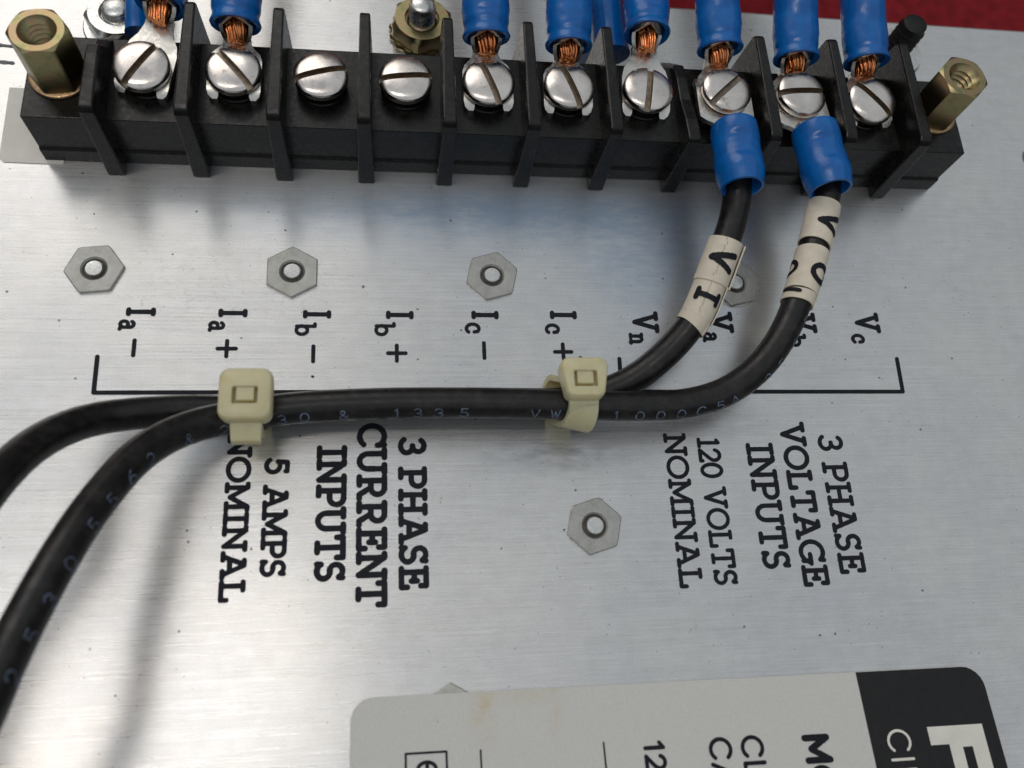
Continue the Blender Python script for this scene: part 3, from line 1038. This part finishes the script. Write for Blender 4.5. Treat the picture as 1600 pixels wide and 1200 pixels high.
ord_ = ['first', 'second', 'third', 'fourth', 'fifth', 'sixth', 'seventh', 'eighth', 'ninth', 'tenth']
UPPER = {0: (-.16, .10, 9.3), 1: (-.02, .30, 6.9), 4: (.03, .34, 7.1), 5: (-.02, .30, 6.5), 6: (-.06, .10, 9.0), 7: (0.03, .28, 7.2), 8: (-.02, .28, 6.4), 9: (.02, .26, 6.5)}
NAME = {0: 'under the Ia- screw, beside the zinc standoff', 1: 'under the Ia+ screw', 4: 'under the Ic- screw, beside the brass nut', 5: 'under the Ic+ screw',
        6: 'under the Vn screw, next to the broken barrier', 7: 'rising from the Va screw above the V1 cable', 8: 'rising from the Vb screw', 9: 'under the Vc screw, beside the black stud'}
for i, (yaw, pit, s0) in UPPER.items():
    make_cable('blue sleeved cable ' + NAME[i], i, yaw, pit, s0, s0 + 10.8, seed=i + 3, group='blue sleeved cables leaving upwards')

# the two marked cables that run down to the cable ties
A_PTS = [(83.45, 1.0, 12.2), (83.75, -3.0, 11.4), (83.7, -6.0, 10.4), (83.03, -9.57, 9.4), (81.1, -14.45, 8.3), (78.74, -19.68, 7.2), (76.83, -23.46, 6.1), (73.37, -27.23, 4.5), (68.65, -30.62, 2.9), (64.36, -32.3, 2.1),
         (60.3, -33.35, 1.97), (47.8, -33.45, 1.96), (36, -33.45, 1.96), (26, -33.9, 1.97), (19.9, -34.5, 2.0), (12.81, -34.64, 3.0), (7.05, -35.58, 4.8), (3.31, -36.88, 7.0), (0.92, -38.99, 10.0), (-0.95, -42.14, 13.5), (-2.02, -46.01, 17.0), (-3.33, -51.22, 20.5), (-12, -64, 24), (-17, -85, 25), (-20, -115, 23), (-24, -168, 15)]
B_PTS = [(95.9, 1.0, 12.2), (96.45, -3.0, 11.5), (96.7, -5.6, 10.6), (95.46, -9.77, 9.6), (93.52, -15.04, 9.0), (91.2, -20.54, 8.4), (88.43, -25.81, 7.6), (84.99, -30.05, 6.8), (80.41, -33.27, 6.1), (75.12, -34.9, 5.85), (68.27, -35.36, 5.85),
         (59.95, -35.14, 5.85), (47.77, -34.83, 5.85), (35.95, -34.85, 5.85), (26.02, -35.34, 5.95), (19.75, -36.25, 6.2), (13.6, -38.81, 9.0), (10.0, -42.42, 12.2), (7.21, -48.57, 16.2), (5.49, -54.5, 19.5), (3.86, -60.65, 21.8), (3.09, -64.51, 23.2), (2.02, -70.57, 25.2), (-4, -84, 27), (-11, -112, 27), (-16, -168, 18)]
PA, PB = Path(A_PTS), Path(B_PTS)
cabA, PA, OA = make_cable('black cable with V and 1 marker tubes, blue sleeve below the Va screw', 7, math.radians(180.0), -0.03, 6.1, 15.7, zoff=0.72, path=PA, seed=31, bell=True, group='marked black cables held by cable ties')
cabB, PB, OB = make_cable('black cable with V and 0 marker tubes, blue sleeve below the Vb screw', 8, math.radians(185.5), -0.03, 6.0, 15.7, zoff=0.72, path=PB, seed=32, bell=True, group='marked black cables held by cable ties')


def marker(path, pt0, pt1, r, parent, origin, flap=0.0, phi0=0.0, ragged=0.0, seed=0):
    rnd = random.Random(seed)
    s0, s1 = path.nearest(pt0), path.nearest(pt1)
    m_ = MB()
    seg, n_ = 36, 10
    rings_o, rings_i = [], []
    for i in range(n_ + 1):
        t_ = i / n_
        s = s0 + (s1 - s0) * t_
        ro, ri = [], []
        for k in range(seg + 1):
            ph = phi0 + 2 * math.pi * k / seg
            lift = flap * max(0, (k / seg - 0.86) / 0.14) ** 1.5 * (1 + ragged * rnd.uniform(-1, 1))
            base = 0.10 * k / seg
            skew = 0.25 * math.sin(ph + seed) * (1 if i in (0, n_) else 0)
            ro.append(path.on(s + skew, ph, r + 0.18 + base + lift))
            ri.append(path.on(s + skew, ph, r + base + lift))
        rings_o.append(ro)
        rings_i.append(ri)
    m_.rings([o_ + i_[::-1] for o_, i_ in zip(rings_o, rings_i)], True, True, True)
    return link('marker_tube', m_.mesh('marker_tube', origin, smooth=40), 'cream', parent), s0, s1


def wrap_glyph(ch, path, s_mid, phi_mid, r, height, width, w, parent, origin, font=SANS, mat='ink', name='marker_letter', along=1):
    """glyph printed on a tube: reads along the path (along=+1/-1), its top points to +phi or -phi"""
    m_ = MB()
    gw, st = font[ch]
    k = 0
    for line in st:
        pts = [((gx / gw - .5) * width, (gy - .5) * height) for gx, gy in line]
        k += stroke_mesh(m_, pts, w, 0.0004 * k, 0.22, 0.10)
    # +phi is towards B = T x N; for a path running down the picture that is its left side as seen from above, so the top goes to -phi
    m_.xform(lambda p: path.on(s_mid + along * p[0], phi_mid + (-1 if along > 0 else 1) * p[1] / r, r + p[2]))
    return link(name, m_.mesh(name, origin, smooth=0), mat, parent)


def on_path(path, px):
    return path.nearest(px)


m1, a0, a1 = marker(PA, (81.75, -12.7, 8.8), (79.0, -18.5, 7.4), 2.14, cabA, OA, flap=0.3, phi0=math.radians(-70) - 0, ragged=0.15, seed=1)
m2, b0, b1 = marker(PA, (79.2, -18.4, 7.3), (76.7, -22.9, 6.2), 1.97, cabA, OA, flap=0.2, phi0=math.radians(-70), ragged=0.1, seed=2)
m3, c0, c1 = marker(PA, (76.9, -22.7, 6.2), (75.9, -24.2, 5.9), 1.94, cabA, OA, phi0=math.radians(-60), seed=3)
wrap_glyph('V', PA, (a0 + a1) / 2 + .2, 0.05, 2.14 + .28, 3.2, 2.5, 0.84, m1, OA)
for (mk, sa, sb, rr) in ((m1, a0, a1, 2.14 + .255), (m2, b0, b1, 1.98 + .255)):
    mb = MB()
    u = sa + .15
    ph = 0.42
    while u < sb - .5:
        L_ = random.uniform(.25, .7)
        stroke_mesh(mb, [(u, ph), (u + L_ * .5, ph + random.uniform(-.12, .12)), (u + L_, ph + random.uniform(-.1, .1))], 0.06, 0.0, 0.2)
        u += L_ + random.uniform(.02, .16)
        ph = 0.42 + random.uniform(-.12, .12)
    mb.xform(lambda p: PA.on(p[0], p[1] / 2.3, rr + .01 + p[2]))
    link('crack_line', mb.mesh('crack_line', OA, smooth=0), 'brass_ink', mk)
SL1 = {'1': SLAB['I']}
wrap_glyph('1', PA, (b0 + b1) / 2 + .1, 0.05, 1.98 + .28, 3.1, 1.4, 0.74, m2, OA, font=SL1)
n1, d0, d1 = marker(PB, (96.0, -7.5, 10), (93.7, -13.4, 9.2), 2.02, cabB, OB, flap=0.0, phi0=math.radians(-80), seed=4)
n2, e0, e1 = marker(PB, (93.2, -14.6, 9.1), (90.9, -20.2, 8.5), 2.02, cabB, OB, flap=0.0, phi0=math.radians(-80), seed=5)
n3, f0, f1 = marker(PB, (91.0, -20.3, 8.5), (90.4, -21.7, 8.4), 1.96, cabB, OB, phi0=math.radians(-80), seed=6)
wrap_glyph('V', PB, (d0 + d1) / 2 + .2, -0.30, 2.02 + .28, 3.1, 2.6, 0.80, n1, OB)
wrap_glyph('0', PB, (e0 + e1) / 2 + .3, -0.62, 2.02 + .28, 3.0, 2.6, 0.76, n2, OB)
wrap_glyph('0', PB, (e0 + e1) / 2 + .2, 1.72, 2.02 + .28, 2.9, 2.4, 0.66, n2, OB)
mb = MB()
stroke_mesh(mb, [(-.55, -1.0), (-.55, 1.1)], 1.0, 0.0, 0.25)
mb.xform(lambda p: PB.on((f0 + f1) / 2 + .1 + p[0] * .6, 0.95 + p[1] / 2.2, 2.245 + p[2]))
link('marker_letter', mb.mesh('marker_letter', OB, smooth=0), 'ink', n3)

# faint printing along the second cable; reads from its lower left end towards the lugs
def wire_text(items, phi, h=1.25, w=0.15, parent=cabB):
    for ch, pt in items:
        s = PB.nearest(pt)
        wrap_glyph(ch, PB, s, phi, 1.945, h, 1.2 if ch != '1' else 0.55, w, parent, OB, mat='print', name='wire_print', along=-1)


XS = [('3', 23.6), ('0', 26.2), ('&', 31.3), ('1', 37.3), ('3', 40.0), ('3', 42.8), ('5', 45.5), ('V', 54.3), ('W', 57.1), ('1', 64.6), ('0', 67.6), ('0', 70.2), ('0', 72.9), ('C', 75.6), ('5', 78.2), ('A', 80.6)]
wire_text([(c_, (x, -35.2 if x < 74 else -34.4, 5.8)) for c_, x in XS], -0.90)
sT = PB.nearest((20.0, -36.2, 6.2))
for ch_, ds in (('2', 3.4), ('&', 8.2), ('2', 14.2), ('6', 17.6), ('5', 21.2), ('5', 24.8), ('0', 29.2), ('3', 33.0), ('5', 36.6), ('2', 40.4)):
    wrap_glyph(ch_, PB, sT + ds, -1.02, 1.945, 1.4, 1.25, 0.15, cabB, OB, mat='print', name='wire_print', along=-1)
wire_text([('3', (84.4, -30.6, 6.7)), ('5', (86.2, -28.9, 7.0)), ('6', (88.0, -26.6, 7.4)), ('2', (89.6, -23.8, 7.9))], -1.05, 1.3, 0.17)


# ------------------------------------------------------------------ nylon cable ties
def tie_loop(x, cz_a, cz_b, r, w, thick, yaw, lean):
    """strap hull around two stacked wires; cz_*: (y, z) of the wire centres"""
    (ya, za), (yb, zb) = cz_a, cz_b
    ang = math.atan2(zb - za, yb - ya)
    pts = []
    for k in range(15):
        a_ = ang + math.pi / 2 + math.pi * k / 14
        pts.append((ya + r * math.cos(a_), za + r * math.sin(a_), math.cos(a_), math.sin(a_)))
    for k in range(15):
        a_ = ang - math.pi / 2 + math.pi * k / 14
        pts.append((yb + r * math.cos(a_), zb + r * math.sin(a_), math.cos(a_), math.sin(a_)))
    m_ = MB()
    rings = []
    for y, z, ny_, nz_ in pts:
        ring = []
        for sx_, st in ((-w / 2, 0), (w / 2, 0), (w / 2, thick), (-w / 2, thick)):
            yy, zz = y + ny_ * st, max(0.03, z + nz_ * st)
            ring.append((x + sx_ + (zz - 8.0) * lean, yy + sx_ * math.sin(yaw), zz))
        rings.append(ring)
    rings.append(rings[0])
    m_.rings(rings)
    return m_


def tie(label, x, cz_a, cz_b, head_c, hx, hy, hz, tail, yaw, lean, taper=0.0):
    o3 = (x, cz_b[0], 0)
    th = thing('cable_tie', label, 'cable tie', o3, group='nylon cable ties on the marked cables')
    link('strap', tie_loop(x, cz_a, cz_b, 2.0 if lean == 0 else 2.35, 3.4, 0.8, yaw, lean).mesh('strap', o3, smooth=40), 'nylon', th, bevel=0.15)
    # head: rounded block with a window and a raised pawl
    m_ = MB()
    cx, cy, cz = head_c
    seg = []
    rc = 1.15
    for (sx_, sy_, a0_) in ((1, 1, 0), (-1, 1, 90), (-1, -1, 180), (1, -1, 270)):
        for k in range(6):
            a_ = math.radians(a0_ + 18 * k)
            tx = hx / 2 - (taper if sy_ < 0 else 0)
            seg.append((sx_ * (tx - rc) + rc * math.cos(a_), sy_ * (hy / 2 - rc) + rc * math.sin(a_)))
    def ring(s, z, off=0):
        return [(cx + p[0] * s, cy + p[1] * s, cz + z) for p in seg]
    win = []
    n_ = len(seg)
    def wring(wx, wy, oy, z):
        out = []
        for p in seg:
            a_ = math.atan2(p[1], p[0])
            c_, s_ = math.cos(a_), math.sin(a_)
            k_ = 1 / max(abs(c_) / wx, abs(s_) / wy)
            out.append((cx + k_ * c_, cy + oy + k_ * s_, cz + z))
        return out
    m_.rings([ring(0.80, -hz / 2), ring(0.97, -hz / 2 + 0.35), ring(1.0, 0), ring(1.0, hz / 2 - 0.6), ring(0.965, hz / 2 - 0.2), ring(0.90, hz / 2), wring(1.45, 1.05, -.25, hz / 2), wring(1.40, 1.0, -.25, hz / 2 - 1.2), wring(0.2, 0.15, -.25, hz / 2 - 1.25)], True, True, True)
    hd = link('tie_head', m_.mesh('tie_head', o3, smooth=45), 'nylon', th)
    m_ = MB()
    m_.box(cx - 1.0, cx + 1.0, cy - 0.85, cy + 0.85, cz + hz / 2 - 1.3, cz + hz / 2 - 0.18)
    link('pawl', m_.mesh('pawl', o3, smooth=0), 'nylon', hd, bevel=0.12)
    m_ = MB()
    rings = []
    for (y, z, hw) in tail:
        rings.append([(cx + .0 - hw, y, z), (cx + hw, y, z), (cx + hw, y + 0.25, z + 0.95), (cx - hw, y + 0.25, z + 0.95)])
    m_.rings(rings, True, True, True)
    link('tail', m_.mesh('tail', o3, smooth=0), 'nylon', th, bevel=0.14)
    return th


def yz(path, x):
    k = np.argmin(np.abs(path.p[:, 0] - x) + 1000 * (path.p[:, 2] > 9))
    return (path.p[k, 1], path.p[k, 2])


tie('cream nylon cable tie with cut tail above the word NOMINAL', 20.2, yz(PA, 20.2), yz(PB, 20.2), (20.25, -35.2, 9.75), 6.0, 6.2, 2.9,
    [(-37.0, 8.9, 1.85), (-38.7, 8.4, 1.8), (-40.5, 7.8, 1.7)], 0.0, 0.0)
tie('cream nylon cable tie near the Ic+ marking where the two cables meet', 60.2, yz(PA, 60.2), yz(PB, 60.2), (60.25, -33.15, 9.5), 6.0, 5.2, 3.0,
    [(-35.0, 8.6, 1.9), (-36.3, 8.1, 1.8), (-37.4, 6.9, 1.75), (-37.8, 5.6, 1.7)], -0.25, 0.20, 0.5)

# ------------------------------------------------------------------ nameplate
OS = (72, -95, 0)
plate = thing('nameplate', 'white nameplate sticker with a black corner block along the lower edge', 'nameplate', (72, -95, 0))


def rounded(x0_, x1_, y0_, y1_, r, corners):
    pts = []
    for (cx, cy, a0_, on) in ((x1_, y1_, 0, 'tr' in corners), (x0_, y1_, 90, 'tl' in corners), (x0_, y0_, 180, 'bl' in corners), (x1_, y0_, 270, 'br' in corners)):
        if on:
            ox = cx - r if cx == x1_ else cx + r
            oy = cy - r if cy == y1_ else cy + r
            pts += [(ox + r * math.cos(math.radians(a0_ + 15 * k)), oy + r * math.sin(math.radians(a0_ + 15 * k))) for k in range(7)]
        else:
            pts.append((cx, cy))
    return pts


sh = lambda p: (p[0] + 0.07 * (p[1] + 68.6) * -1 * (p[0] - 32) / 80 * 1.0, p[1], p[2])
mb = MB()
mb.prism(rounded(32.1, 111.2, -122, -68.65, 2.6, ('tl', 'tr', 'bl', 'br')), 0.12, 0.26)
link('backing', mb.xform(sh).mesh('backing', OS, smooth=0), 'sticker', plate)
mb = MB()
mb.prism(rounded(94.2, 111.17, -121.97, -68.68, 2.57, ('tr', 'br')), 0.25, 0.272)
link('black_block', mb.xform(sh).mesh('black_block', OS, smooth=0), 'label_black', plate)


def sticker_text(chars, x0_, x1_, y0_, w, mat, adv, z):
    """chars read towards -Y, tops to +X"""
    m_ = MB()
    y = y0_
    hh = x1_ - x0_ - w
    k = 0
    for ch in chars:
        gw, st = SANS[ch]
        for line in st:
            k += stroke_mesh(m_, [(x0_ + w / 2 + gy * hh, y - w / 2 - gx * adv) for gx, gy in line], w, z + 0.0004 * k, 0.3, 0.04)
        y -= (gw + 0.16) * adv
    m_.xform(sh)
    return link('lettering', m_.mesh('lettering', OS, smooth=0), mat, plate)


ZI = 0.275
sticker_text('MO', 85.45, 89.0, -75.25, 0.75, 'ink', 3.3, ZI)
sticker_text('CL', 77.7, 80.6, -75.05, 0.46, 'ink', 2.75, ZI)
sticker_text('CA', 73.75, 76.65, -75.05, 0.46, 'ink', 2.75, ZI)
sticker_text('12', 65.85, 68.5, -74.95, 0.46, 'ink', 2.5, ZI)
sticker_text('CIR', 96.3, 99.4, -75.4, 0.32, 'paper', 3.0, 0.282)
# big F as solid strokes
mb = MB()
mb.add([(x, y, 0.283) for x, y in [(101.9, -75.5), (109.3, -75.5), (109.3, -83), (107.3, -83), (107.3, -78.0), (106.0, -78.0), (106.0, -83), (104.3, -83), (104.3, -77.6), (103.7, -77.6), (101.9, -77.6)]], [tuple(range(11))])
link('lettering', mb.xform(sh).mesh('lettering', OS, smooth=0), 'paper', plate)
for x in (46.8, 61.2):
    mb = MB()
    stroke_mesh(mb, [(x, -75.0), (x, -108)], 0.22, ZI, 2.0)
    link('rule_line', mb.xform(sh).mesh('rule_line', OS, smooth=0), 'ink', plate)
mb = MB()
stroke_mesh(mb, [(38.3, -84), (38.3, -74.9), (42.9, -74.9), (42.9, -84)], 0.26, ZI, 2.0)
link('rule_line', mb.xform(sh).mesh('rule_line', OS, smooth=0), 'ink', plate)
sticker_text('e', 39.4, 41.9, -75.55, 0.42, 'ink', 2.3, ZI)


# ------------------------------------------------------------------ hardware behind the block
def thread(r, z0, z1, pitch=0.55, depth=0.22, tip=True):
    p_ = [(r - depth, z0)]
    z = z0
    while z < z1 - pitch:
        p_ += [(r, z + pitch * .5), (r - depth, z + pitch)]
        z += pitch
    if tip:
        p_ += [(r - depth, z1 - 0.1), (r - depth - 0.35, z1 + 0.15), (0.02, z1 + 0.18)]
    return p_


th = thing('locking_nut', 'yellow zinc hex nut on a silver stud behind the Ib+ terminal', 'nut', (41.6, 26.6, 0))
mb = MB()
hex_rings(mb, 4.2, 20, [('h', 3.9, 0.9), ('h', 4.15, 1.1), ('h', 4.15, 2.9), ('c', 4.0, 3.5), ('c', 2.6, 3.5), ('c', 2.2, 3.0), ('c', 2.1, 2.0)])
link('nut_body', mb.mesh('nut_body', smooth=30), 'zinc', th)
mb = MB()
n = 60
mb.rings([[((r + (0.35 if (i % 4) < 2 and r > 4 else 0)) * math.cos(2 * math.pi * i / n), (r + (0.35 if (i % 4) < 2 and r > 4 else 0)) * math.sin(2 * math.pi * i / n), z) for i in range(n)] for r, z in ((2.2, 0.02), (4.5, 0.02), (4.6, 0.35 + .2), (4.3, 0.95), (2.2, 0.95))])
link('toothed_washer', mb.mesh('toothed_washer'), 'zinc', th)
mb = MB()
mb.lathe(thread(2.0, 0.02, 6.6, 0.85, 0.28), 32)
link('stud', mb.mesh('stud'), 'steel', th)

th = thing('locking_nut', 'shiny silver hex nut half hidden behind the Ia- cable lug', 'nut', (-1.6, 25.0, 0))
mb = MB()
hex_rings(mb, 4.2, 5, [('h', 3.9, 0.6), ('h', 4.1, 0.8), ('h', 4.1, 2.6), ('c', 3.95, 3.1), ('c', 2.5, 3.1), ('c', 2.1, 2.6), ('c', 2.0, 1.5)])
link('nut_body', mb.mesh('nut_body', smooth=30), 'steel', th)
mb = MB()
mb.lathe([(2.0, 0.02), (5.3, 0.02), (5.4, 0.25), (5.2, 0.5), (2.0, 0.5)], 40)
link('washer', mb.mesh('washer'), 'steel', th)
mb = MB()
mb.lathe(thread(2.0, 0.02, 4.2), 32)
link('stud', mb.mesh('stud'), 'steel', th)

th = thing('threaded_stud', 'black threaded stud with a pale washer behind the Vc terminal', 'stud', (119.3, 27.6, 0))
mb = MB()
mb.lathe(thread(2.25, 0.3, 7.4, 1.05, 0.34), 32)
link('stud', mb.mesh('stud'), 'stud_black', th)
mb = MB()
mb.lathe([(2.0, 0.02), (4.6, 0.02), (4.9, 0.4), (4.6, 1.2), (2.2, 1.35), (2.0, 1.2)], 40)
link('washer', mb.mesh('washer'), 'steel', th)


# two more blue sleeved cables passing low behind the block
def back_cable(label, pts, r=2.7):
    o3 = pts[0]
    t_ = thing('cable', label, 'cable', o3, group='blue sleeved cables behind the block')
    p_ = Path(pts, 1.0)
    link('insulation_sleeve', tube(p_, r, 0, 10.5, seg=28, step=0.5, rfun=lambda u: r + 0.12 * math.exp(-(u / .06) ** 2) - 0.1 * math.exp(-((u - .45) / .15) ** 2)).mesh('insulation_sleeve', o3, smooth=50), 'blue', t_)
    link('jacket', tube(p_, 1.93, 9.0, None, seg=20, step=1.0).mesh('jacket', o3, smooth=60), 'jacket', t_)


back_cable('narrow blue sleeve low behind the Ia- cable, beside the silver nut', [(2.3, 19.8, 5.0), (2.0, 24.5, 6.0), (1.7, 30.0, 7.0), (1.5, 40, 7.5), (1.5, 70, 4), (1.5, 92, -12), (1.5, 98, -27.9), (1, 150, -27.9)], 1.7)
back_cable('blue sleeve low behind the Vn cable', [(69.3, 19.2, 6.2), (69.0, 24.5, 7.0), (68.6, 30.0, 7.6), (68, 40, 8), (67, 70, 4), (66, 92, -12), (66, 98, -27.9), (66, 150, -27.9)], 2.7)

# small clear bead at the right border
mb = MB()
mb.lathe([(1.6, 0.01), (1.75, 0.25), (1.4, 0.7), (0.7, 0.95), (0.02, 1.0)], 24)
tag(link('rivet', mb.mesh('rivet'), 'nut', loc=(140.2, 8.6, 0)), 'small rounded rivet at the right border of the panel', 'rivet')
